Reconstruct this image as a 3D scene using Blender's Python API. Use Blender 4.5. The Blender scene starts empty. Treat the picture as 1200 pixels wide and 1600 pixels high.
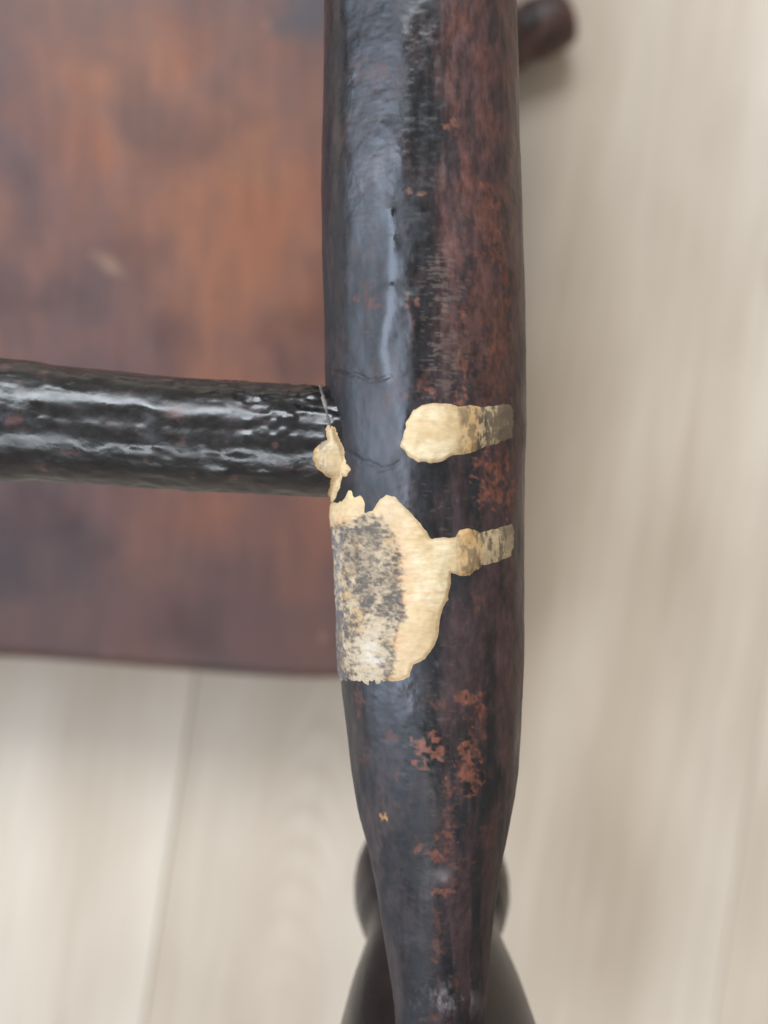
import bpy, bmesh, math, random
import numpy as np
from mathutils import Vector, Matrix

# ------------------------------------------------------------------ camera, light, exposure
scene = bpy.context.scene
COL = scene.collection
FPX = 1717.0            # focal length in photo pixels (photo 1200 x 1600)
CAMZ = 0.432            # camera height above the floor, looking straight down
cam_d = bpy.data.cameras.new('camera')
cam_d.sensor_fit = 'VERTICAL'
cam_d.sensor_height = 36.0
cam_d.lens = 36.0 * FPX / 1600.0
cam_d.clip_start = 0.005
cam_d.clip_end = 50.0
cam_d.dof.use_dof = True
cam_d.dof.focus_distance = 0.159
cam_d.dof.aperture_fstop = 11.0
cam = bpy.data.objects.new('camera', cam_d)
cam.location = (0, 0, CAMZ)
COL.objects.link(cam)
scene.camera = cam

world = bpy.data.worlds.new('World')
scene.world = world
world.use_nodes = True
bg = world.node_tree.nodes['Background']
bg.inputs['Color'].default_value = (1.0, 0.93, 0.88, 1)
bg.inputs['Strength'].default_value = 0.36


def window_light(loc, target, sx, sy, power, color):
    l = bpy.data.lights.new('window_light', 'AREA')
    l.shape = 'RECTANGLE'
    l.size, l.size_y = sx, sy
    l.energy = power
    l.color = color
    o = bpy.data.objects.new('window_light', l)
    o.location = loc
    d = Vector(target) - Vector(loc)
    o.rotation_euler = d.to_track_quat('-Z', 'Y').to_euler()
    COL.objects.link(o)
    return o


# the room's windows: a broad one on the left, one towards the far side, one behind
window_light((-1.55, 0.10, 1.30), (0, 0, 0.2), 1.5, 1.2, 44, (0.66, 0.79, 1.0))
window_light((-0.30, 1.55, 1.75), (0, 0, 0.2), 1.6, 0.85, 44, (0.86, 0.93, 1.0))
window_light((-0.35, -1.30, 1.75), (0, 0, 0.2), 1.3, 0.42, 13, (0.86, 0.93, 1.0))

scene.view_settings.view_transform = 'Standard'
scene.view_settings.look = 'None'
scene.view_settings.exposure = 0.08
scene.view_settings.gamma = 1.0
scene.view_settings.use_curve_mapping = False
scene.render.engine = 'CYCLES'

Z_STR = CAMZ - 0.170        # stretcher axis height
Z_SEAT = CAMZ - 0.370       # seat underside height

# ------------------------------------------------------------------ numeric helpers
rng = np.random.default_rng(7)
_tab = rng.random((256, 256))


def sstep(a, b, x):
    t = np.clip((x - a) / (b - a), 0, 1)
    return t * t * (3 - 2 * t)


def vnoise(u, v, seed=0):
    u = u + seed * 37.17
    v = v + seed * 11.93
    iu = np.floor(u).astype(int)
    iv = np.floor(v).astype(int)
    fu, fv = u - iu, v - iv
    fu = fu * fu * fu * (fu * (fu * 6 - 15) + 10)
    fv = fv * fv * fv * (fv * (fv * 6 - 15) + 10)
    a = _tab[iu & 255, iv & 255]
    b = _tab[(iu + 1) & 255, iv & 255]
    c = _tab[iu & 255, (iv + 1) & 255]
    d = _tab[(iu + 1) & 255, (iv + 1) & 255]
    return (a * (1 - fu) + b * fu) * (1 - fv) + (c * (1 - fu) + d * fu) * fv


def fbm(u, v, seed=0, octv=4, gain=0.5):
    s, amp, tot = 0.0, 1.0, 0.0
    for k in range(octv):
        s = s + amp * vnoise(u * 2 ** k, v * 2 ** k, seed + k * 5)
        tot += amp
        amp *= gain
    return s / tot


def seg_dist(X, Y, pts):
    best = np.full(X.shape, 1e9)
    for (x0, y0), (x1, y1) in zip(pts[:-1], pts[1:]):
        dx, dy = x1 - x0, y1 - y0
        t = np.clip(((X - x0) * dx + (Y - y0) * dy) / (dx * dx + dy * dy + 1e-9), 0, 1)
        d = np.hypot(X - x0 - t * dx, Y - y0 - t * dy)
        best = np.minimum(best, d)
    return best


def poly_sd(X, Y, pts):
    """signed distance, positive inside"""
    d = seg_dist(X, Y, pts + [pts[0]])
    ins = np.zeros(X.shape, bool)
    n = len(pts)
    for i in range(n):
        x0, y0 = pts[i]
        x1, y1 = pts[(i + 1) % n]
        if y0 == y1:
            continue
        c = ((y0 > Y) != (y1 > Y)) & (X < (x1 - x0) * (Y - y0) / (y1 - y0) + x0)
        ins ^= c
    return np.where(ins, d, -d)


def zpt(x, y, sc, ox, oy):
    return (ox + x / sc, oy + y / sc)


def project(P):
    z = CAMZ - P[..., 2]
    return 600 + FPX * P[..., 0] / z, 800 - FPX * P[..., 1] / z


def lerp3(a, b, t):
    return a + (np.asarray(b) - a) * t[..., None]


# ------------------------------------------------------------------ mesh helpers
def grid_mesh(name, P, mat, parent, wrap=False, keep=None, col=None, rgh=None, caps=False):
    n, m = P.shape[:2]
    co = P.reshape(-1, 3)
    i = np.arange(n - 1)[:, None]
    mm = m if wrap else m - 1
    j = np.arange(mm)[None, :]
    j2 = (j + 1) % m
    F = np.stack([i * m + j, i * m + j2, (i + 1) * m + j2, (i + 1) * m + j], -1)
    F = np.broadcast_to(F, (n - 1, mm, 4)).reshape(-1, 4)
    if keep is not None:
        k = keep.reshape(-1)
        F = F[k[F].all(1)]
        used = np.zeros(len(co), bool)
        used[F.reshape(-1)] = True
        idx = np.cumsum(used) - 1
        F = idx[F]
        co = co[used]
        if col is not None:
            col = col.reshape(-1, 3)[used]
        if rgh is not None:
            rgh = rgh.reshape(-1)[used]
    me = bpy.data.meshes.new(name)
    me.vertices.add(len(co))
    me.vertices.foreach_set('co', co.astype(np.float32).reshape(-1))
    me.loops.add(F.size)
    me.loops.foreach_set('vertex_index', F.astype(np.int32).reshape(-1))
    me.polygons.add(len(F))
    me.polygons.foreach_set('loop_start', np.arange(0, F.size, 4, dtype=np.int32))
    me.polygons.foreach_set('loop_total', np.full(len(F), 4, np.int32))
    me.polygons.foreach_set('use_smooth', np.ones(len(F), bool))
    me.update(calc_edges=True)
    me.validate()
    if col is not None:
        a = me.color_attributes.new('col', 'FLOAT_COLOR', 'POINT')
        c4 = np.ones((len(co), 4), np.float32)
        c4[:, :3] = col.reshape(-1, 3)
        a.data.foreach_set('color', c4.reshape(-1))
    if rgh is not None:
        a = me.attributes.new('rgh', 'FLOAT', 'POINT')
        a.data.foreach_set('value', rgh.astype(np.float32).reshape(-1))
    if caps and wrap:
        bm = bmesh.new()
        bm.from_mesh(me)
        bm.verts.ensure_lookup_table()
        bm.faces.new([bm.verts[q] for q in range(m)][::-1])
        bm.faces.new([bm.verts[(n - 1) * m + q] for q in range(m)])
        bmesh.ops.recalc_face_normals(bm, faces=bm.faces)
        bm.to_mesh(me)
        bm.free()
    o = bpy.data.objects.new(name, me)
    COL.objects.link(o)
    me.materials.append(mat)
    o.parent = parent
    return o


def lathe_path(name, centers, radii, mat, parent, seg=64, caps=True):
    """rings of given radius along a straight axis"""
    centers = np.asarray(centers, float)
    ax = centers[-1] - centers[0]
    ax /= np.linalg.norm(ax)
    up = np.array([0, 0, 1.0]) if abs(ax[2]) < 0.9 else np.array([1.0, 0, 0])
    e1 = np.cross(ax, up)
    e1 /= np.linalg.norm(e1)
    e2 = np.cross(ax, e1)
    th = np.linspace(0, 2 * np.pi, seg, endpoint=False)
    ring = np.cos(th)[:, None] * e1 + np.sin(th)[:, None] * e2
    P = centers[:, None, :] + np.asarray(radii)[:, None, None] * ring[None]
    return grid_mesh(name, P, mat, parent, wrap=True, caps=caps)


# ------------------------------------------------------------------ materials
def new_mat(name):
    m = bpy.data.materials.new(name)
    m.use_nodes = True
    nt = m.node_tree
    return m, nt, nt.nodes['Principled BSDF']


def N(nt, t, **kw):
    n = nt.nodes.new(t)
    for k, v in kw.items():
        setattr(n, k, v)
    return n


def tex_noise(nt, vec, scale, detail=4, rough=0.55):
    n = N(nt, 'ShaderNodeTexNoise')
    n.inputs['Scale'].default_value = scale
    n.inputs['Detail'].default_value = detail
    n.inputs['Roughness'].default_value = rough
    nt.links.new(vec, n.inputs['Vector'])
    return n.outputs['Fac']


def ramp(nt, fac, stops):
    r = N(nt, 'ShaderNodeValToRGB')
    el = r.color_ramp.elements
    while len(el) < len(stops):
        el.new(0.5)
    for e, (p, c) in zip(el, stops):
        e.position = p
        e.color = (*c, 1) if len(c) == 3 else c
    nt.links.new(fac, r.inputs['Fac'])
    return r.outputs['Color']


def mixc(nt, a, b, fac, mode='MIX'):
    m = N(nt, 'ShaderNodeMix', data_type='RGBA', blend_type=mode)
    for s, v in ((m.inputs[6], a), (m.inputs[7], b), (m.inputs[0], fac)):
        if hasattr(v, 'is_linked') or isinstance(v, bpy.types.NodeSocket):
            nt.links.new(v, s)
        elif isinstance(v, (int, float)):
            s.default_value = v
        else:
            s.default_value = (*v, 1)
    return m.outputs[2]


def mathn(nt, op, a, b=None):
    m = N(nt, 'ShaderNodeMath', operation=op)
    for s, v in zip(m.inputs, (a, b)):
        if v is None:
            continue
        if isinstance(v, bpy.types.NodeSocket):
            nt.links.new(v, s)
        else:
            s.default_value = v
    return m.outputs[0]


def mapping(nt, scale=(1, 1, 1), loc=(0, 0, 0), rot=(0, 0, 0)):
    tc = N(nt, 'ShaderNodeTexCoord')
    mp = N(nt, 'ShaderNodeMapping')
    mp.inputs['Scale'].default_value = scale
    mp.inputs['Location'].default_value = loc
    mp.inputs['Rotation'].default_value = rot
    nt.links.new(tc.outputs['Object'], mp.inputs['Vector'])
    return mp.outputs['Vector']


def bump(nt, h, strength, dist, p):
    b = N(nt, 'ShaderNodeBump')
    b.inputs['Strength'].default_value = strength
    b.inputs['Distance'].default_value = dist
    nt.links.new(h, b.inputs['Height'])
    nt.links.new(b.outputs['Normal'], p.inputs['Normal'])


def attr_material(name, bump_scale, bump_dist, stretch=(1, 1, 1), coat=0.0, var=0.5, spec=0.5):
    m, nt, p = new_mat(name)
    a = N(nt, 'ShaderNodeAttribute', attribute_name='col')
    r = N(nt, 'ShaderNodeAttribute', attribute_name='rgh')
    v = mapping(nt, stretch)
    n = tex_noise(nt, v, bump_scale, 5, 0.6)
    c = mixc(nt, a.outputs['Color'], ramp(nt, n, [(0.3, (1 - var,) * 3), (0.7, (1 + var * 0.8,) * 3)]), 1.0, 'MULTIPLY')
    nt.links.new(c, p.inputs['Base Color'])
    nt.links.new(mathn(nt, 'ADD', r.outputs['Fac'], mathn(nt, 'MULTIPLY', mathn(nt, 'SUBTRACT', n, 0.5), 0.25)), p.inputs['Roughness'])
    p.inputs['Specular IOR Level'].default_value = spec
    p.inputs['Coat Weight'].default_value = coat
    p.inputs['Coat Roughness'].default_value = 0.25
    bump(nt, n, 0.6, bump_dist, p)
    return m


M_LACQUER = attr_material('worn_lacquer', 900, 0.00006, (1, 0.45, 1), spec=0.54)
M_GLOSS = attr_material('crinkled_black_lacquer', 700, 0.000025, (0.6, 1, 1), spec=0.75)
M_FILLER = attr_material('wood_filler', 1500, 0.00005, (0.5, 1.2, 1), var=0.14)


def leg_material():
    m, nt, p = new_mat('dark_leg_stain')
    v = mapping(nt, (1, 1, 0.35))
    n = tex_noise(nt, v, 90, 5, 0.6)
    c = ramp(nt, n, [(0.30, (0.006, 0.005, 0.005)), (0.55, (0.015, 0.012, 0.010)), (0.75, (0.05, 0.025, 0.016))])
    nt.links.new(c, p.inputs['Base Color'])
    nt.links.new(ramp(nt, n, [(0.3, (0.22,) * 3), (0.7, (0.38,) * 3)]), p.inputs['Roughness'])
    p.inputs['Specular IOR Level'].default_value = 0.36
    bump(nt, tex_noise(nt, v, 400, 4), 0.4, 0.0002, p)
    return m


def seat_material():
    m, nt, p = new_mat('aged_seat_wood')
    v1 = mapping(nt, (1, 1, 1), (0.31, 0.12, 0.0))
    vg = mapping(nt, (1, 0.12, 1))
    vs = mapping(nt, (1, 0.22, 1), (0.2, 0.4, 0))
    vb = mapping(nt, (1.0, 0.8, 1), (0.05, 0.033, 0))
    big = tex_noise(nt, vb, 12, 4, 0.55)
    mid = tex_noise(nt, v1, 30, 3, 0.5)
    grain = tex_noise(nt, vg, 260, 5, 0.65)
    base = ramp(nt, big, [(0.32, (0.052, 0.033, 0.034)), (0.44, (0.100, 0.047, 0.039)), (0.54, (0.145, 0.060, 0.039)), (0.68, (0.215, 0.080, 0.036))])
    stain = ramp(nt, mid, [(0.33, (0.62, 0.60, 0.66)), (0.50, (1, 1, 1)), (0.72, (1.18, 1.06, 0.92))])
    c = mixc(nt, base, stain, 1.0, 'MULTIPLY')
    c = mixc(nt, c, ramp(nt, grain, [(0.3, (0.80, 0.78, 0.78)), (0.7, (1.15, 1.13, 1.1))]), 1.0, 'MULTIPLY')
    c = mixc(nt, c, ramp(nt, tex_noise(nt, vs, 95, 4, 0.6), [(0.36, (0.93, 0.92, 0.92)), (0.5, (1, 1, 1)), (0.68, (1.05, 1.03, 0.99))]), 1.0, 'MULTIPLY')
    # dark band along the front edge
    tc = N(nt, 'ShaderNodeTexCoord')
    sx = N(nt, 'ShaderNodeSeparateXYZ')
    nt.links.new(tc.outputs['Object'], sx.inputs[0])
    yy = mathn(nt, 'ADD', sx.outputs['Y'], mathn(nt, 'MULTIPLY', mathn(nt, 'SUBTRACT', tex_noise(nt, v1, 24, 3), 0.5), 0.06))
    band = ramp(nt, mathn(nt, 'MULTIPLY', mathn(nt, 'ADD', yy, 0.06), 10.0), [(0.30, (1, 1, 1)), (0.60, (0, 0, 0))])
    c = mixc(nt, c, (0.066, 0.037, 0.034), mathn(nt, 'MULTIPLY', band, 0.55))
    # pale scuffs
    sc = ramp(nt, tex_noise(nt, mapping(nt, (1, 0.7, 1), (0.4, 0.2, 0.0), (0, 0, 0.7)), 75, 2), [(0.71, (0, 0, 0)), (0.78, (1, 1, 1))])
    c = mixc(nt, c, (0.36, 0.21, 0.14), mathn(nt, 'MULTIPLY', sc, 0.6))
    # one long pale scrape and dark patches, each with its own place on the board
    def blot(cx, cy, rx, ry, rot, colr, amt):
        q = N(nt, 'ShaderNodeMapping', vector_type='TEXTURE')
        q.inputs['Location'].default_value = (cx, cy, Z_SEAT)
        q.inputs['Rotation'].default_value = (0, 0, rot)
        q.inputs['Scale'].default_value = (rx, ry, 1)
        nt.links.new(tc.outputs['Object'], q.inputs['Vector'])
        ln = N(nt, 'ShaderNodeVectorMath', operation='LENGTH')
        nt.links.new(q.outputs['Vector'], ln.inputs[0])
        e = mathn(nt, 'ADD', ln.outputs['Value'], mathn(nt, 'MULTIPLY', mathn(nt, 'SUBTRACT', tex_noise(nt, v1, 150, 3), 0.5), 1.3))
        return mixc(nt, c, colr, mathn(nt, 'MULTIPLY', ramp(nt, e, [(0.35, (1, 1, 1)), (1.0, (0, 0, 0))]), amt))
    c = blot(-0.092, 0.083, 0.0085, 0.0032, -0.62, (0.34, 0.20, 0.12), 0.42)
    c = blot(-0.026, 0.168, 0.016, 0.013, 0.3, (0.055, 0.045, 0.048), 0.85)
    c = blot(-0.135, -0.020, 0.022, 0.016, 0.2, (0.030, 0.020, 0.021), 0.7)
    nt.links.new(c, p.inputs['Base Color'])
    nt.links.new(ramp(nt, mid, [(0.3, (0.42,) * 3), (0.7, (0.60,) * 3)]), p.inputs['Roughness'])
    bump(nt, grain, 0.3, 0.0003, p)
    return m


def plank_material():
    m, nt, p = new_mat('pale_oak_laminate')
    oi = N(nt, 'ShaderNodeObjectInfo')
    tc = N(nt, 'ShaderNodeTexCoord')
    off = N(nt, 'ShaderNodeVectorMath', operation='SCALE')
    off.inputs[0].default_value = (3.1, 7.7, 1.3)
    nt.links.new(oi.outputs['Random'], off.inputs['Scale'])
    add = N(nt, 'ShaderNodeVectorMath', operation='ADD')
    nt.links.new(tc.outputs['Object'], add.inputs[0])
    nt.links.new(off.outputs[0], add.inputs[1])

    def mp(scale):
        q = N(nt, 'ShaderNodeMapping')
        q.inputs['Scale'].default_value = scale
        nt.links.new(add.outputs[0], q.inputs['Vector'])
        return q.outputs['Vector']
    broad = tex_noise(nt, mp((1, 0.14, 1)), 22, 4, 0.55)
    fine = tex_noise(nt, mp((1, 0.05, 1)), 240, 4, 0.6)
    blot = tex_noise(nt, mp((1, 0.55, 1)), 13, 3, 0.5)
    wob = tex_noise(nt, mp((1, 0.35, 1)), 14, 3, 0.5)
    sp = N(nt, 'ShaderNodeSeparateXYZ')
    nt.links.new(tc.outputs['Object'], sp.inputs[0])
    # cathedral figure: parabolas along the board
    x0 = mathn(nt, 'SUBTRACT', sp.outputs['X'], -0.060)
    xx = mathn(nt, 'MULTIPLY', mathn(nt, 'MULTIPLY', x0, x0), 7000.0)
    ph = mathn(nt, 'ADD', mathn(nt, 'ADD', xx, mathn(nt, 'MULTIPLY', sp.outputs['Y'], 75.0)), mathn(nt, 'MULTIPLY', wob, 5.0))
    ring = mathn(nt, 'ADD', mathn(nt, 'MULTIPLY', mathn(nt, 'SINE', mathn(nt, 'MULTIPLY', ph, 5.0)), 0.5), 0.5)
    ring = mathn(nt, 'POWER', ring, 2.5)
    near = mathn(nt, 'SUBTRACT', 1.0, mathn(nt, 'MINIMUM', mathn(nt, 'MULTIPLY', mathn(nt, 'ABSOLUTE', x0), 24.0), 1.0))
    c = ramp(nt, broad, [(0.28, (0.44, 0.345, 0.250)), (0.5, (0.54, 0.447, 0.345)), (0.72, (0.62, 0.532, 0.43))])
    c = mixc(nt, c, (0.50, 0.40, 0.30), mathn(nt, 'MULTIPLY', mathn(nt, 'MULTIPLY', ring, near), 0.8))
    c = mixc(nt, c, ramp(nt, fine, [(0.3, (0.93, 0.92, 0.90)), (0.7, (1.05, 1.05, 1.05))]), 1.0, 'MULTIPLY')
    c = mixc(nt, c, ramp(nt, blot, [(0.35, (0.90, 0.89, 0.87)), (0.6, (1.03, 1.03, 1.03))]), 1.0, 'MULTIPLY')
    kn = ramp(nt, tex_noise(nt, mp((1, 0.6, 1)), 34, 1), [(0.74, (0, 0, 0)), (0.80, (1, 1, 1))])
    c = mixc(nt, c, (0.36, 0.28, 0.20), mathn(nt, 'MULTIPLY', kn, 0.4))
    nt.links.new(c, p.inputs['Base Color'])
    p.inputs['Roughness'].default_value = 0.48
    bump(nt, fine, 0.2, 0.0002, p)
    return m


def plain(name, c, r):
    m, nt, p = new_mat(name)
    v = mapping(nt)
    n = tex_noise(nt, v, 60, 4)
    nt.links.new(ramp(nt, n, [(0.3, tuple(q * 0.7 for q in c)), (0.7, tuple(q * 1.3 for q in c))]), p.inputs['Base Color'])
    p.inputs['Roughness'].default_value = r
    return m


M_LEG = leg_material()
M_RAIL, _nt, _p = new_mat('worn_brown_rail')
_n = tex_noise(_nt, mapping(_nt), 110, 4, 0.6)
_nt.links.new(ramp(_nt, _n, [(0.35, (0.020, 0.013, 0.011)), (0.5, (0.075, 0.034, 0.026)), (0.68, (0.15, 0.07, 0.05))]), _p.inputs['Base Color'])
_p.inputs['Roughness'].default_value = 0.45
bump(_nt, _n, 0.6, 0.002, _p)
M_SEAT = seat_material()
M_PLANK = plank_material()
M_GAP = plain('floor_underlay', (0.22, 0.17, 0.12), 0.8)

# ------------------------------------------------------------------ floor
ROT = math.radians(-8.6)
floor_me = bpy.data.meshes.new('floor')
S = 1.6
floor_me.from_pydata([(-S, -S, -0.0075), (S, -S, -0.0075), (S, S, -0.0075), (-S, S, -0.0075)], [], [(0, 1, 2, 3)])
floor_me.materials.append(M_GAP)
floor = bpy.data.objects.new('floor', floor_me)
floor['kind'] = 'structure'
floor['label'] = 'pale oak laminate floor under the upturned chair'
COL.objects.link(floor)


def plank_mesh(w, l):
    bm = bmesh.new()
    bmesh.ops.create_cube(bm, size=1.0)
    bmesh.ops.scale(bm, vec=(w, l, 0.008), verts=bm.verts)
    top = [e for e in bm.edges if all(v.co.z > 0 for v in e.verts)]
    bmesh.ops.bevel(bm, geom=top, offset=0.0004, segments=1, affect='EDGES')
    me = bpy.data.meshes.new('plank')
    bm.to_mesh(me)
    bm.free()
    me.materials.append(M_PLANK)
    return me


PW, PL = 0.222, 1.30
pme = plank_mesh(PW - 0.0003, PL - 0.0003)
cr, sr = math.cos(ROT), math.sin(ROT)
# a joint passes through photo pixel (262, 1350) on the floor
jx, jy = (262 - 600) * CAMZ / FPX, -(1350 - 800) * CAMZ / FPX
jl = jx * cr + jy * sr
rp = random.Random(4)
for i in range(-5, 6):
    lx = jl + (i + 0.5) * PW
    sh = rp.uniform(-0.5, 0.5) if i not in (-1, 0, 1) else (0.15, 0.03, -0.2)[i + 1]
    for k in (-1, 0, 1):
        ly = sh + k * PL
        o = bpy.data.objects.new('plank', pme)
        o.location = (lx * cr - ly * sr, lx * sr + ly * cr, -0.004)
        o.rotation_euler = (0, 0, ROT)
        COL.objects.link(o)
        o.parent = floor

# ------------------------------------------------------------------ the chair
chair = bpy.data.objects.new('wooden_chair', None)
chair.location = (0, 0, 0)
chair['label'] = 'old dark lacquered wooden chair turned upside down with filler repairs on its stretcher joint'
chair['category'] = 'chair'
COL.objects.link(chair)

Z_SEAT_LO = 0.026           # sitting face, just above the floor

# ---- seat
def catmull(pts, n=14):
    out = []
    L = len(pts)
    for i in range(L):
        p0, p1, p2, p3 = (np.array(pts[(i + d) % L], float) for d in (-1, 0, 1, 2))
        for k in range(n):
            t = k / n
            out.append(0.5 * (2 * p1 + (p2 - p0) * t + (2 * p0 - 5 * p1 + 4 * p2 - p3) * t * t + (3 * p1 - p0 - 3 * p2 + p3) * t ** 3))
    return np.array(out)


seat_out = [(-0.129, -0.0495), (-0.097, -0.0517), (-0.065, -0.0543), (-0.020, -0.0567), (0.016, -0.0520), (0.034, -0.033),
            (0.040, 0.000), (0.042, 0.10), (0.041, 0.20), (0.034, 0.29), (0.010, 0.335), (-0.06, 0.345), (-0.16, 0.348),
            (-0.27, 0.345), (-0.345, 0.33), (-0.368, 0.29), (-0.376, 0.20), (-0.376, 0.10), (-0.372, 0.0), (-0.362, -0.03), (-0.335, -0.043), (-0.25, -0.047), (-0.19, -0.047)]
O = catmull(seat_out)
cen = O.mean(0)
nrm = np.roll(O, -1, 0) - np.roll(O, 1, 0)
nrm = np.stack([nrm[:, 1], -nrm[:, 0]], 1)
nrm /= np.linalg.norm(nrm, axis=1)[:, None]
rings = []
R = 0.009
prof = [(-0.10, Z_SEAT), (-0.03, Z_SEAT), (-0.011, Z_SEAT)]
for a in np.linspace(math.pi / 2, 0, 7):
    prof.append((-0.006 + 0.006 * math.cos(a), Z_SEAT - 0.006 + 0.006 * math.sin(a)))
for a in np.linspace(0, -math.pi / 2, 8):
    prof.append((-0.014 + 0.014 * math.cos(a), Z_SEAT_LO + 0.014 + 0.014 * math.sin(a)))
prof += [(-0.03, Z_SEAT_LO), (-0.10, Z_SEAT_LO)]
for off, z in prof:
    if off <= -0.0999:
        q = cen + (O - cen) * 0.05
    else:
        q = O + nrm * off
    rings.append(np.column_stack([q, np.full(len(q), z)]))
seat = grid_mesh('seat', np.array(rings), M_SEAT, chair, wrap=True, caps=True)
seat['label'] = 'worn brown seat underside with dark stains'

# ---- side stretcher surface
yk = [-1500, -900, -400, 0, 300, 450, 620, 780, 900, 1040, 1120, 1200, 1260, 1325, 1400, 1460, 1510, 1560, 1600, 1700]
Lk = [None] * 3 + [506, 502, 504, 509, 516, 525, 529.5, 539, 548, 558, 574, 590, 598, 608, 615, 618, 622]
Rk = [None] * 3 + [807, 814, 820, 821, 820, 819, 817.5, 815, 811, 802, 787, 774, 767.5, 765, 762, 755, 752]
ck = [(l + r) / 2 if l else c for l, r, c in zip(Lk, Rk, [650, 652, 655] + [0] * 17)]
hk = [(r - l) / 2 if l else h for l, r, h in zip(Lk, Rk, [92, 122, 142] + [0] * 17)]
K = 0.170 / FPX
_yd = np.linspace(-1500, 1700, 1601)


def smooth(vals):
    v = np.interp(_yd, yk, vals)
    ker = np.hanning(41)
    ker /= ker.sum()
    return np.convolve(np.pad(v, 20, mode='edge'), ker, mode='valid')


_cs, _hs = smooth(ck), smooth(hk)

_ft = np.linspace(-1.2, 1.2, 961)
_hf = math.radians(19)
_fp = np.where(np.abs(_ft) < _hf, math.cos(_hf) / np.cos(_ft), 1.0)
_k = np.hanning(131)
_k /= _k.sum()
_fp = np.convolve(np.pad(_fp, 65, mode='edge'), _k, mode='valid')
DRIPS = [([(612, 330), (616, 380), (613, 450), (611, 490), (603, 522), (600, 548), (608, 590)], 6.0, .20),
         ([(637, 470), (650, 480), (653, 530), (646, 590), (634, 645), (628, 690)], 5, .13),
         ([(690, -40), (688, 130), (692, 200), (690, 280)], 12, .10)]
CRACKS = [[(522, 582), (545, 585), (570, 592), (590, 594), (612, 588)], [(540, 702), (556, 716), (575, 722), (592, 733), (610, 731), (626, 722)]]


def side_base(y_px, th):
    Y = -(y_px - 800) * K
    r = np.interp(y_px, _yd, _hs) * K * 0.996
    cx = (np.interp(y_px, _yd, _cs) - 600) * K
    # flattened facet on the upper left, as worn by hand scraping
    a = np.radians(-30)
    wv = np.radians(7) * (fbm(y_px * 0.006, th * 0 + 0.3, 91, 3) - 0.5) * 2
    fac = np.interp(th - a + wv, _ft, _fp)
    st = (0.55 + 0.5 * (fbm(y_px * 0.004, th * 0 + 2.3, 93, 2) - 0.3)) * sstep(1500, 1000, y_px)
    r = r * (1 + (fac - 1) * st)
    return cx, Y, r


def side_disp(y_px, th, r, Y, px, py):
    arc = th * r * 1000
    s = Y * 1000
    front = sstep(1.75, 1.2, np.abs(th))
    d = (fbm(s * 0.06, arc * 0.10, 1, 3) - 0.5) * 0.35
    d = d + (fbm(s * 0.22, arc * 0.25, 2, 4) - 0.5) * 0.22
    d = d + (fbm(s * 1.3, arc * 0.7, 3, 3) - 0.5) * 0.05
    cw = np.clip(sstep(640, 655, px) * sstep(760, 735, px), 0, 1) * (0.35 + 0.65 * sstep(1250, 1000, py))
    d = d + (fbm(s * 0.7, arc * 0.7, 12, 3) - 0.5) * 0.09 * cw
    for pts, w, h in DRIPS:
        dd = seg_dist(px, py, pts)
        vs_ = vnoise(s * 0.22, s * 0 + 0.5, 8)
        wv = w * (0.7 + 0.9 * vs_)
        d = d + front * h * (0.08 + 1.5 * vs_ ** 1.6) * np.exp(-(dd / (1.9 * wv)) ** 2)
    for pts in CRACKS:
        dd = seg_dist(px + (fbm(s * .8, arc * .8, 9, 2) - .5) * 8, py + (fbm(s * .8, arc * .8, 10, 2) - .5) * 8, pts)
        d = d - front * 0.13 * np.exp(-(dd / 3.6) ** 2)
    return d * 0.001


def side_surface(y_px, th, extra=None):
    cx, Y, r = side_base(y_px, th)
    P0 = np.stack([cx + r * np.sin(th), Y + 0 * th, Z_STR + r * np.cos(th)], -1)
    px, py = project(P0)
    d = side_disp(y_px, th, r, Y, px, py)
    if extra is not None:
        d = d + extra(px, py, th, r * th * 1000, Y * 1000)
    nr = np.stack([np.sin(th), 0 * th, np.cos(th)], -1)
    return P0 + nr * d[..., None], px, py, r * th * 1000, Y * 1000


BLK = np.array([0.0095, 0.0088, 0.0100])
DBR = np.array([0.034, 0.020, 0.019])
RBR = np.array([0.092, 0.042, 0.037])
ORG = np.array([0.175, 0.058, 0.032])
TAN = np.array([0.34, 0.16, 0.055])

# worn spots that show red wood: (x, y, rx, ry, strength)
SPOTS = [(737, 1098, 14, 19, 1.0), (752, 1112, 9, 34, .6), (677, 1101, 15, 9, .55), (611, 1154, 8, 10, .6), (667, 1172, 15, 22, 1.0), (729, 1190, 16, 26, 1.15),
         (736, 1150, 10, 22, .7), (740, 1212, 8, 16, .7), (557, 1094, 8, 16, .6), (570, 1188, 6, 12, .4), (622, 1212, 9, 8, .5), (600, 1279, 4, 6, 1.45), (700, 1236, 8, 18, .7),
         (702, 1275, 9, 16, .6), (698, 1310, 11, 14, .8), (694, 1335, 16, 10, .8), (653, 1319, 9, 12, .7), (757, 1304, 14, 14, .5), (716, 1352, 14, 6, .7), (712, 1376, 10, 8, .6),
         (692, 1396, 14, 5, .9), (682, 1440, 5, 14, .5), (684, 1478, 8, 15, .6), (680, 1502, 8, 5, .7), (712, 1537, 8, 7, .5), (680, 1592, 14, 6, .6),
         (655, 300, 12, 5, 1.2), (706, 200, 9, 8, .9), (722, 330, 14, 10, .5), (762, 340, 20, 40, .8), (745, 490, 26, 40, .6), (782, 500, 16, 80, .75), (720, 560, 7, 55, .9), (765, 600, 22, 40, .6),
         (640, 473, 8, 9, .8), (640, 510, 6, 28, .5), (612, 620, 18, 18, .55), (575, 470, 12, 10, .5), (566, 462, 8, 20, .4), (590, 110, 30, 14, .35), (672, 610, 10, 9, .9),
         (768, 760, 22, 40, .95), (780, 690, 12, 60, .4), (745, 940, 10, 16, .5), (660, 600, 10, 20, .4)]


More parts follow.
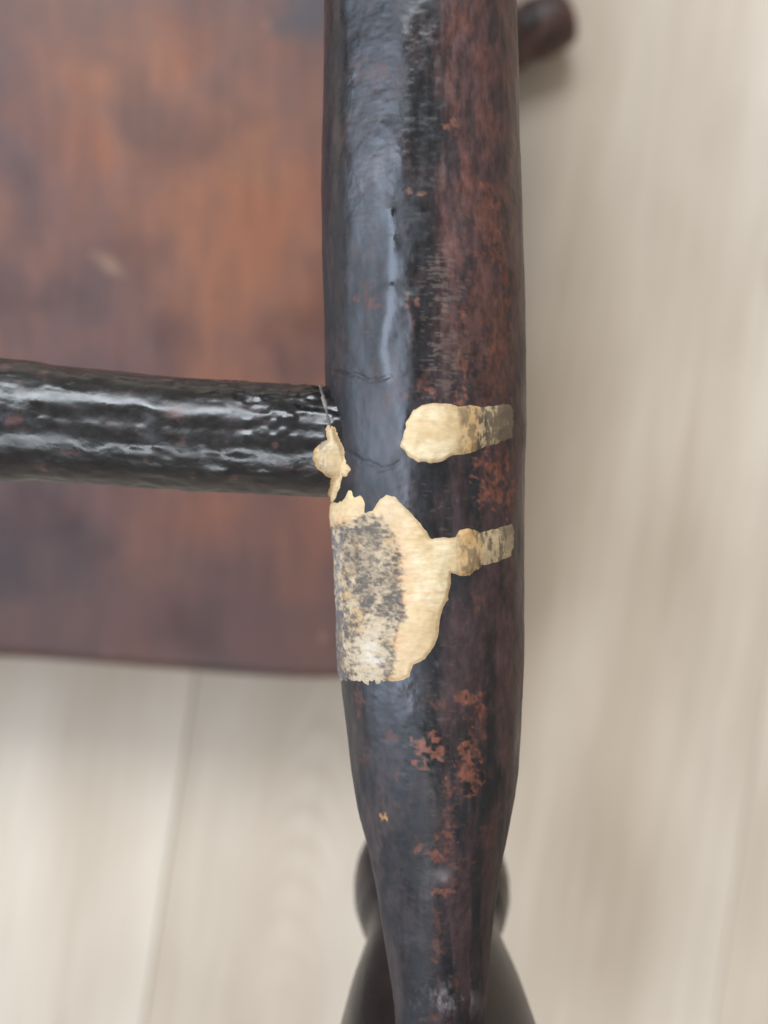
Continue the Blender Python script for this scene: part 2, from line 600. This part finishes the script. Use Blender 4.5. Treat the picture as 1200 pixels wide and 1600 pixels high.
def side_colour(px, py, th, arc, s):
    g = fbm(s * 0.07, arc * 0.40, 21, 5, 0.6)
    g2 = fbm(s * 0.22, arc * 0.42, 22, 5, 0.6)
    fine = fbm(s * 2.2, arc * 1.1, 23, 3, 0.6)
    wob = (g - 0.5) * 60
    right = sstep(678, 712, px + wob)                                   # where the black top coat has rubbed off
    col = np.broadcast_to(BLK, px.shape + (3,)).copy()
    col = lerp3(col, DBR, 0.55 * sstep(0.45, 0.7, g2))
    # upper right: red brown
    up = right * sstep(760, 330, py + (g2 - .5) * 260)
    col = lerp3(col, np.array([0.045, 0.026, 0.026]), up * 0.85)
    col = lerp3(col, RBR, np.clip(up * sstep(0.36, 0.58, g * 0.5 + g2 * 0.5) * 1.1, 0, 1))
    col = lerp3(col, ORG, np.clip(up * sstep(0.54, 0.74, g2) * 0.38, 0, 1))
    # lower right: dark purple brown
    low = right * sstep(560, 800, py)
    col = lerp3(col, np.array([0.048, 0.024, 0.024]), np.clip(low * sstep(0.35, 0.6, g), 0, 1) * 0.9)
    rim_sheen = sstep(760, 800, px + (g2 - .5) * 40) * sstep(0.30, 0.6, g2)
    col = lerp3(col, np.array([0.085, 0.042, 0.036]), rim_sheen * 0.7)  # brownish sheen along the right edge, painted into the colour
    lowl = sstep(1050, 1300, py) * sstep(640, 590, px)
    col = lerp3(col, np.array([0.050, 0.034, 0.030]), lowl * 0.6 * sstep(.3, .6, g2))
    edge = (fine - 0.5) * 1.3 + (g2 - 0.5) * 1.6
    spots = np.zeros(px.shape)
    wx_ = (fbm(s * 0.9, arc * 0.9, 25, 3, 0.6) - .5) * 4.0
    wy_ = (fbm(s * 0.7, arc * 0.7, 26, 3, 0.6) - .5) * 4.0
    for x, y, rx, ry, st in SPOTS:
        q = np.hypot((px - x + wx_ * rx) / rx, (py - y + wy_ * ry) / ry)
        msk = sstep(1.30, 0.35, q + edge) * (0.55 + 0.45 * sstep(0.5, 0.9, st + 0 * px))
        c = TAN if st > 1.4 else (ORG * (0.35 + 0.55 * min(st, 1)) + RBR * 0.12)
        col = lerp3(col, c, np.clip(msk * min(1, 0.45 + 0.5 * st), 0, 1))
        spots = np.maximum(spots, msk)
    # crazing: short cross-grain flecks where the coat has chipped
    fl = fbm(s * 3.4, arc * 0.9, 31, 2, 0.5)
    fz = np.clip(np.exp(-((px - 695) / 38) ** 2) * sstep(340, 420, py) * sstep(660, 600, py) + 0.55 * np.exp(-((px - 585) / 30) ** 2) * sstep(60, 90, py) * sstep(650, 600, py)
                 + 0.35 * np.exp(-((px - 690) / 60) ** 2) * sstep(700, 760, py) + 0.10, 0, 1)
    fm = sstep(0.66, 0.76, fl + (fz - 0.6) * 0.30) * fz
    col = lerp3(col, np.array([0.15, 0.10, 0.07]), np.clip(fm, 0, 1) * 0.36)
    # grey patches near the lower end
    wx = np.exp(-(((px - 700) / 40) ** 2 + ((py - 1565) / 22) ** 2)) * sstep(.42, .6, g2) + 0.5 * np.exp(-(((px - 692) / 14) ** 2 + ((py - 1368) / 12) ** 2))
    col = lerp3(col, np.array([0.26, 0.24, 0.23]), np.clip(wx, 0, 1) * 0.7)
    for pts in CRACKS:
        dd = seg_dist(px, py, pts)
        col = lerp3(col, BLK * 0.5, np.exp(-(dd / 2.2) ** 2) * 0.8)
    left = sstep(640, 600, px)
    sm = fbm(s * 0.09, arc * 0.30, 24, 4, 0.6)
    rg = 0.30 + 0.45 * (sm - 0.42) + 0.16 * left * sstep(250, 380, py) + 0.22 * right + 0.12 * spots + 0.12 * lowl + 0.16 * sstep(1150, 1300, py) + 0.2 * fm
    for pts, w, h in DRIPS:
        rg = rg - 0.34 * np.exp(-(seg_dist(px, py, pts) / (w * 1.3)) ** 2) * left
    return col, np.clip(rg, 0.14, 0.75)


def th_grid(n_front, n_back, a=1.95):
    f = np.linspace(-a, a, n_front)
    b = np.linspace(a, 2 * math.pi - a, n_back + 2)[1:-1]
    return np.concatenate([f, b])


ys = np.concatenate([np.linspace(-2600, -60, 200)[:-1], np.linspace(-60, 1680, 860)])
# extend the data range past the frame: the stretcher runs on to the far leg
yk_far = np.array([-2600, -1500])
TH, YS = np.meshgrid(th_grid(300, 50), ys)
THs = np.where(TH > math.pi, TH - 2 * math.pi, TH)
P, px, py, arc, s = side_surface(YS, THs)
col, rg = side_colour(px, py, THs, arc, s)
side = grid_mesh('side_stretcher', P, M_LACQUER, chair, wrap=True, col=col, rgh=rg)
side['label'] = 'worn dark side stretcher with cream filler patches around its joint'

# ---- medial stretcher
xk = [-2900, -2400, -1600, -800, 0, 140, 280, 505, 700]
mc = [660, 660, 655, 640, 655, 666, 677.5, 690, 697]
mh = [66, 84, 110, 108, 97, 91, 88.5, 87, 86]
_xd = np.linspace(-2900, 700, 1801)


def smx(vals):
    v = np.interp(_xd, xk, vals)
    ker = np.hanning(61)
    ker /= ker.sum()
    return np.convolve(np.pad(v, 30, mode='edge'), ker, mode='valid')


_mc, _mh = smx(mc), smx(mh)


def med_surface(x_px, th):
    """th = 0 up, positive towards the bottom of the photograph"""
    X = (x_px - 600) * K
    r = np.interp(x_px, _xd, _mh) * K * 0.995
    Y = -(np.interp(x_px, _xd, _mc) - 800) * K
    P0 = np.stack([X + 0 * th, Y - r * np.sin(th), Z_STR + r * np.cos(th)], -1)
    px, py = project(P0)
    arc, s = th * r * 1000, X * 1000
    d = (fbm(s * 0.10, arc * 0.18, 41, 3) - 0.5) * 0.35
    rough = sstep(0.30, 0.62, fbm(s * 0.12, arc * 0.3, 45, 2)) * 0.8 + 0.35 * sstep(300, 480, px) + 0.15
    d = d + (fbm(s * 0.28, arc * 0.42, 42, 2, 0.33) - 0.5) * 0.50 * rough
    peb = sstep(300, 400, px) * sstep(0.25, -0.25, th)
    d = d + (fbm(s * 0.75, arc * 0.9, 48, 1) - 0.5) * 0.26 * peb
    cr_ = fbm(s * 0.9, arc * 1.2, 43, 3, 0.5)
    d = d + (np.abs(cr_ - 0.5) * 2) * 0.03 * rough
    d = d + (fbm(s * 1.2, arc * 1.6, 44, 2) - 0.5) * 0.015
    # a long run of thick lacquer between the two bands of light
    d = d - 0.28 * np.exp(-((th + 0.02 + (fbm(s * .08, s * 0, 47, 2) - .5) * .5) / 0.16) ** 2)
    d = d * 0.001
    nr = np.stack([0 * th, -np.sin(th), np.cos(th)], -1)
    return P0 + nr * d[..., None], px, py, arc, s


def med_colour(px, py, arc, s):
    g = fbm(s * 0.25, arc * 0.5, 51, 4, 0.6)
    f = fbm(s * 0.9, arc * 1.1, 52, 3, 0.6)
    col = np.broadcast_to(np.array([0.0085, 0.0075, 0.0075]), px.shape + (3,)).copy()
    col = lerp3(col, np.array([0.055, 0.024, 0.020]), sstep(0.60, 0.78, g * 0.6 + f * 0.4))
    for x, y, rx, ry in [(8, 572, 10, 4), (70, 582, 9, 4), (20, 658, 14, 14), (272, 645, 22, 16), (365, 745, 8, 6), (378, 673, 8, 4), (430, 694, 5, 6)]:
        q = np.hypot((px - x) / rx, (py - y) / ry) + (f - 0.5) * 1.4
        col = lerp3(col, np.array([0.11, 0.045, 0.038]), sstep(1.3, 0.2, q) * 0.55)
    und = sstep(0.55, 1.2, arc / 9.0)
    rg = 0.25 + 0.30 * (g - 0.4) + 0.16 * und
    return col, np.clip(rg, 0.10, 0.6)


xs = np.concatenate([np.linspace(-2850, -40, 240)[:-1], np.linspace(-40, 590, 420)])
TH2, XS = np.meshgrid(th_grid(230, 30), xs)
TH2s = np.where(TH2 > math.pi, TH2 - 2 * math.pi, TH2)
Pm, mpx, mpy, marc, ms = med_surface(XS, TH2s)
mcol, mrg = med_colour(mpx, mpy, marc, ms)
med = grid_mesh('cross_stretcher', Pm[:, ::-1], M_GLOSS, chair, wrap=True, col=mcol[:, ::-1], rgh=mrg[:, ::-1])
med['label'] = 'glossy black crinkled cross stretcher meeting the side stretcher'

# ---- filler patches (outlines read off the photograph, laid on the stretcher surfaces)
Z1 = (2.857, 450, 580)
PA = [zpt(x, y, *Z1) for x, y in [(500, 335), (508, 290), (528, 222), (558, 168), (600, 145), (660, 138), (730, 144), (765, 152), (830, 148), (870, 153), (930, 144), (1008, 135),
                                 (1016, 200), (1010, 300), (940, 330), (880, 350), (800, 372), (740, 382), (690, 405), (640, 415), (580, 408), (530, 380)]]
PB = [zpt(x, y, *Z1) for x, y in [(100, 580), (225, 585), (250, 560), (268, 530), (290, 530), (297, 558), (330, 550), (350, 580), (345, 630), (380, 618), (410, 570), (440, 550), (480, 560),
                                 (520, 600), (570, 650), (610, 700), (640, 745), (700, 738), (745, 735), (760, 710), (800, 698), (840, 702), (860, 712), (930, 695), (1008, 672), (1014, 740),
                                 (1004, 830), (940, 862), (880, 878), (840, 892), (810, 915), (770, 920), (730, 905), (725, 960), (715, 1020), (695, 1060), (680, 1120), (675, 1180), (650, 1240),
                                 (610, 1290), (560, 1315), (545, 1370), (500, 1385), (420, 1390), (385, 1415), (340, 1410), (310, 1390), (230, 1393), (100, 1390)]]
PC = [zpt(x, y, *Z1) for x, y in [(178, 250), (205, 252), (222, 300), (240, 340), (256, 390), (282, 440), (265, 470), (247, 475), (238, 520), (220, 560), (205, 590), (180, 590), (183, 560), (195, 500),
                                 (203, 470), (170, 460), (135, 430), (114, 390), (120, 350), (150, 325), (180, 305)]]
DIV = [zpt(x, y, *Z1) for x, y in [(350, 640), (420, 660), (470, 720), (500, 800), (520, 880), (505, 960), (515, 1060), (490, 1150), (480, 1230), (445, 1390), (430, 1500), (0, 1500), (0, 700), (200, 700), (280, 680)]]
CREAM = np.array([0.57, 0.405, 0.21])
LIGHT = np.array([0.66, 0.52, 0.32])
TANF = np.array([0.43, 0.255, 0.10])
GREYF = np.array([0.36, 0.285, 0.19])
CHAR = np.array([0.030, 0.028, 0.030])


def filler_colour(px, py, arc, s, sd, which):
    g = fbm(s * 0.9, arc * 0.35, 61, 4, 0.6)
    g2 = fbm(s * 0.30, arc * 0.30, 62, 4, 0.6)
    f = fbm(s * 3.0, arc * 1.2, 63, 3, 0.6)
    col = np.broadcast_to(CREAM, px.shape + (3,)).copy()
    col = lerp3(col, LIGHT, sstep(0.42, 0.68, g2) * 0.8)
    col = lerp3(col, TANF * 0.8, sstep(9, 0.5, sd) * 0.75 * sstep(0.35, 0.6, g2))
    scr = fbm(s * 2.4, arc * 0.16, 67, 3, 0.6)
    col = lerp3(col, TANF * 1.15, sstep(0.52, 0.72, scr) * 0.35)
    if which == 'b':
        col = lerp3(col, np.array([0.52, 0.36, 0.195]), sstep(930, 1010, py + (g2 - .5) * 60) * 0.7)
        arcz = np.exp(-(((px - 612) / 22) ** 2 + ((py - 800) / 30) ** 2))
        col = lerp3(col, np.array([0.52, 0.375, 0.21]), np.clip(arcz, 0, 1) * 0.7)
    rg = np.full(px.shape, 0.55)
    if which in 'ab':
        zx = (px - 450) * 2.857
        tanz = sstep(735, 775, zx + (g2 - .5) * 50) * sstep(900, 840, zx)
        endz = sstep(835, 880, zx + (g2 - .5) * 40)
        col = lerp3(col, TANF * 1.1, tanz * (0.45 + 0.5 * sstep(.4, .6, g2)))
        col = lerp3(col, np.array([0.44, 0.33, 0.19]), endz * 0.85)
        res = np.clip(tanz * 0.6 + endz * 0.8, 0, 1) * sstep(0.44, 0.60, fbm(s * 0.5, arc * 1.1, 66, 5, 0.7))
        res = np.maximum(res, endz * 0.9 * sstep(870, 990, zx + (g - .5) * 220) * sstep(900, 600, (py - 580) * 2.857))
        col = lerp3(col, np.array([0.055, 0.040, 0.030]), res * 0.92)
    if which == 'b':
        dv = poly_sd(px + (g2 - .5) * 14, py, DIV)
        rough = sstep(-9, 6, dv + (f - .5) * 16)
        col = lerp3(col, GREYF * 1.15, rough * 0.8)
        col = lerp3(col, TANF * 0.95, rough * sstep(.5, .7, g2) * 0.6)
        st = fbm(s * 1.3, arc * 0.8, 64, 5, 0.78)
        blotch = fbm(s * 0.30, arc * 0.24, 65, 4, 0.6)
        dark = rough * sstep(0.49, 0.73, st * 0.62 + blotch * 0.42 + (f - .5) * 0.40 + 0.03 * sstep(900, 960, py))
        col = lerp3(col, np.array([0.16, 0.115, 0.075]), rough * sstep(.42, .62, blotch + (st - .5) * .5) * 0.55)
        col = lerp3(col, np.array([0.060, 0.050, 0.045]), dark * 0.82)
        lft = rough * sstep(545, 530, px + (g - .5) * 14) * sstep(.42, .6, st + .05)
        col = lerp3(col, np.array([0.10, 0.10, 0.115]), lft * 0.75)
        pale = rough * np.exp(-(((px - 583) / 16) ** 2 + ((py - 1022) / 26) ** 2)) * sstep(.4, .6, g)
        col = lerp3(col, np.array([0.62, 0.58, 0.50]), np.clip(pale, 0, 1) * 0.55)
        edge_shade = np.exp(-(dv / 3.0) ** 2) * sstep(.35, .6, st) * sstep(800, 850, py)
        col = lerp3(col, np.array([0.13, 0.07, 0.045]), edge_shade * 0.7)  # shading of the proud filler edge, painted as a dark line
        or_ = sstep(-26, -4, dv) * (1 - rough) * sstep(.4, .62, g2)
        col = lerp3(col, np.array([0.52, 0.29, 0.13]), or_ * 0.6)
        rg = rg + rough * 0.2
    if which == 'c':
        col = lerp3(col, TANF, sstep(500 + 12, 500 - 8, px) * 0.45)
        res = sstep(.55, .7, g) * sstep(520, 500, px)
        col = lerp3(col, CHAR * 3, res * 0.6)
    return col, np.clip(rg, .2, .85)


def filler_height(px, py, th, arc, s, pts, which):
    n = fbm(s * 0.5, arc * 0.5, 71, 3)
    f = fbm(s * 1.8, arc * 0.7, 72, 3)
    jx_ = (fbm(s * 0.9, arc * 0.9, 73, 4, 0.6) - .5) * 5
    jy_ = (fbm(s * 0.9, arc * 0.9, 74, 4, 0.6) - .5) * 5
    sd = poly_sd(px + jx_, py + jy_, pts)
    body = sstep(-1.0, 8.0, sd)
    h = 0.28 * body + 0.22 * sstep(2, 26, sd) + (n - .5) * 0.22 * body + (f - .5) * 0.025 * body
    if which == 'b':
        dv = poly_sd(px, py, DIV)
        rough = sstep(-3, 3, dv)
        h = h - rough * 0.16 * body + rough * (fbm(s * 1.4, arc * 0.8, 75, 3, .6) - .5) * 0.28 * body
    if which in 'ab':
        zx = (px - 450) * 2.857
        h = h - 0.16 * sstep(780, 880, zx) * body
    return sd, (h - 0.06) * 0.001


def build_filler(pts, which, label):
    yy = [p[1] for p in pts]
    xx = [p[0] for p in pts]
    yg = np.arange(min(yy) - 10, max(yy) + 10, 1.5)
    tg = np.arange(-1.80, 1.35, 0.0095)
    T, G = np.meshgrid(tg, yg)
    Pq, qx, qy, arc_, s_ = side_surface(G, T)
    sd, h = filler_height(qx, qy, T, arc_, s_, pts, which)
    nr = np.stack([np.sin(T), 0 * T, np.cos(T)], -1)
    Pq = Pq + nr * h[..., None]
    c, r_ = filler_colour(qx, qy, arc_, s_, sd, which)
    keep = (sd > -3)
    if which != 'b':
        keep &= np.abs(T) < 1.5
    else:
        edge = 1.62 + (fbm(s_ * 0.4, s_ * 0, 77, 3) - .5) * 0.35
        keep &= T > -edge
    o = grid_mesh('filler_patch', Pq, M_FILLER, side, keep=keep, col=c, rgh=r_)
    o['label'] = label
    return o


build_filler(PA, 'a', 'rounded cream filler blob with a strip running to the right edge')
build_filler(PB, 'b', 'large cream filler patch with rough dark-stained left half and side strip')
build_filler(PC, 'c', 'small filler wedge squeezed into the joint')
# the wedge also spreads over the end of the cross stretcher
xg = np.arange(470, 560, 1.2)
tg = np.arange(-1.4, 1.4, 0.014)
T, G = np.meshgrid(tg, xg)
Pq, qx, qy, arc_, s_ = med_surface(G, T)
sd, h = filler_height(qx, qy, T, arc_, s_, PC, 'c')
Pq = Pq + np.stack([0 * T, -np.sin(T), np.cos(T)], -1) * (h[..., None] + 0.00012)
c, r_ = filler_colour(qx, qy, arc_, s_, sd, 'c')
o = grid_mesh('filler_patch', Pq[:, ::-1], M_FILLER, med, keep=(sd > -3)[:, ::-1], col=c[:, ::-1], rgh=r_[:, ::-1])
o['label'] = 'thin filler smear on the end of the cross stretcher'
# pale glue line where the cross stretcher enters the side stretcher
SEAM = [(500, 600), (505, 620), (511, 645), (517, 672)]
xg = np.arange(485, 545, 0.9)
T, G = np.meshgrid(np.arange(-1.5, 0.6, 0.011), xg)
Pq, qx, qy, arc_, s_ = med_surface(G, T)
sd = 2.8 - seg_dist(qx, qy, SEAM) + (fbm(s_ * 1.5, arc_ * 1.5, 79, 2) - .5) * 3
h = (0.20 * sstep(-1, 3.0, sd) - 0.05) * 0.001
Pq = Pq + np.stack([0 * T, -np.sin(T), np.cos(T)], -1) * h[..., None]
c = np.broadcast_to(np.array([0.20, 0.17, 0.145]), qx.shape + (3,)).copy()
c = lerp3(c, np.array([0.10, 0.085, 0.075]), sstep(.45, .6, fbm(s_ * .8, arc_ * .5, 80, 3)))
grid_mesh('glue_line', Pq[:, ::-1], M_FILLER, med, keep=(sd > -2)[:, ::-1], col=c[:, ::-1], rgh=np.full(qx.shape, .75))

# ---- legs (turned): profile by distance below the camera, mm
prof = [(-62, 10.0), (-60, 11.4), (-20, 12.5), (30, 14.0), (80, 16.5), (120, 18.4), (150, 19.0), (168, 18.7), (178, 18.0), (188, 16.9), (197, 15.2), (204, 13.4), (208.5, 12.3),
        (210, 12.2), (211.5, 12.7), (214, 14.2), (218, 15.4), (222, 15.7), (226, 15.3), (230, 14.0), (232.5, 12.6), (234, 12.2), (238, 12.6), (255, 13.4), (280, 13.6), (310, 13.0), (340, 12.0), (374, 11.0)]
zz = np.concatenate([np.linspace(-62, 196, 60), np.linspace(198, 236, 60), np.linspace(238, 374, 30)])
rr = np.interp(zz, [p[0] for p in prof], [p[1] for p in prof])


def leg(x_a, y_a, x_b, y_b):
    """(x_a, y_a) at stretcher height, (x_b, y_b) at the seat"""
    t = (zz - 170) / 200.0
    cx = x_a + (x_b - x_a) * t
    cy = y_a + (y_b - y_a) * t
    c = np.column_stack([cx, cy, CAMZ - zz / 1000])
    return lathe_path('leg', c, rr / 1000, M_LEG, chair, 72)


leg(0.0090, -0.0975, 0.0112, -0.0135)
leg(0.0090, 0.330, 0.0, 0.265)
leg(-0.345, -0.0975, -0.335, -0.0135)
leg(-0.345, 0.330, -0.33, 0.265)

# opposite side stretcher, out of frame on the left
ss = np.linspace(-0.098, 0.330, 60)
r2 = 0.0066 + 0.0088 * np.sin(np.pi * np.clip((ss + 0.098) / 0.428, 0, 1)) ** 0.8
lathe_path('side_stretcher', np.column_stack([np.full(60, -0.345), ss, np.full(60, Z_STR)]), r2, M_LEG, chair, 48)

# ---- back rail lying on the floor under the seat; its turned end shows beyond the seat
A = np.array([-0.40, 0.02, 0.0128])
B = np.array([0.0715, 0.189, 0.0128])
Lr = np.linalg.norm(B - A)
d_end = np.array([0, 1.0, 2.5, 5, 9, 13, 16, 17.5, 19, 20.5, 23, 27, 31, 34, 36, 60, 120, 235])
r_end = np.array([6.0, 8.5, 9.6, 10.4, 11.2, 11.4, 11.1, 10.5, 10.3, 10.6, 12.0, 12.7, 12.5, 12.0, 11.8, 12.0, 12.5, 12.5])
dd = np.linspace(0, 235, 220)
c1 = B + (A - B) / Lr * (dd / 1000)[:, None]
lathe_path('back_rail', c1, np.interp(dd, d_end, r_end) / 1000, M_RAIL, chair, 48)
lathe_path('back_rail', np.linspace((-0.30, 0.01, 0.0135), (0.0, 0.012, 0.0135), 12), np.full(12, 0.0130), M_LEG, chair, 32)
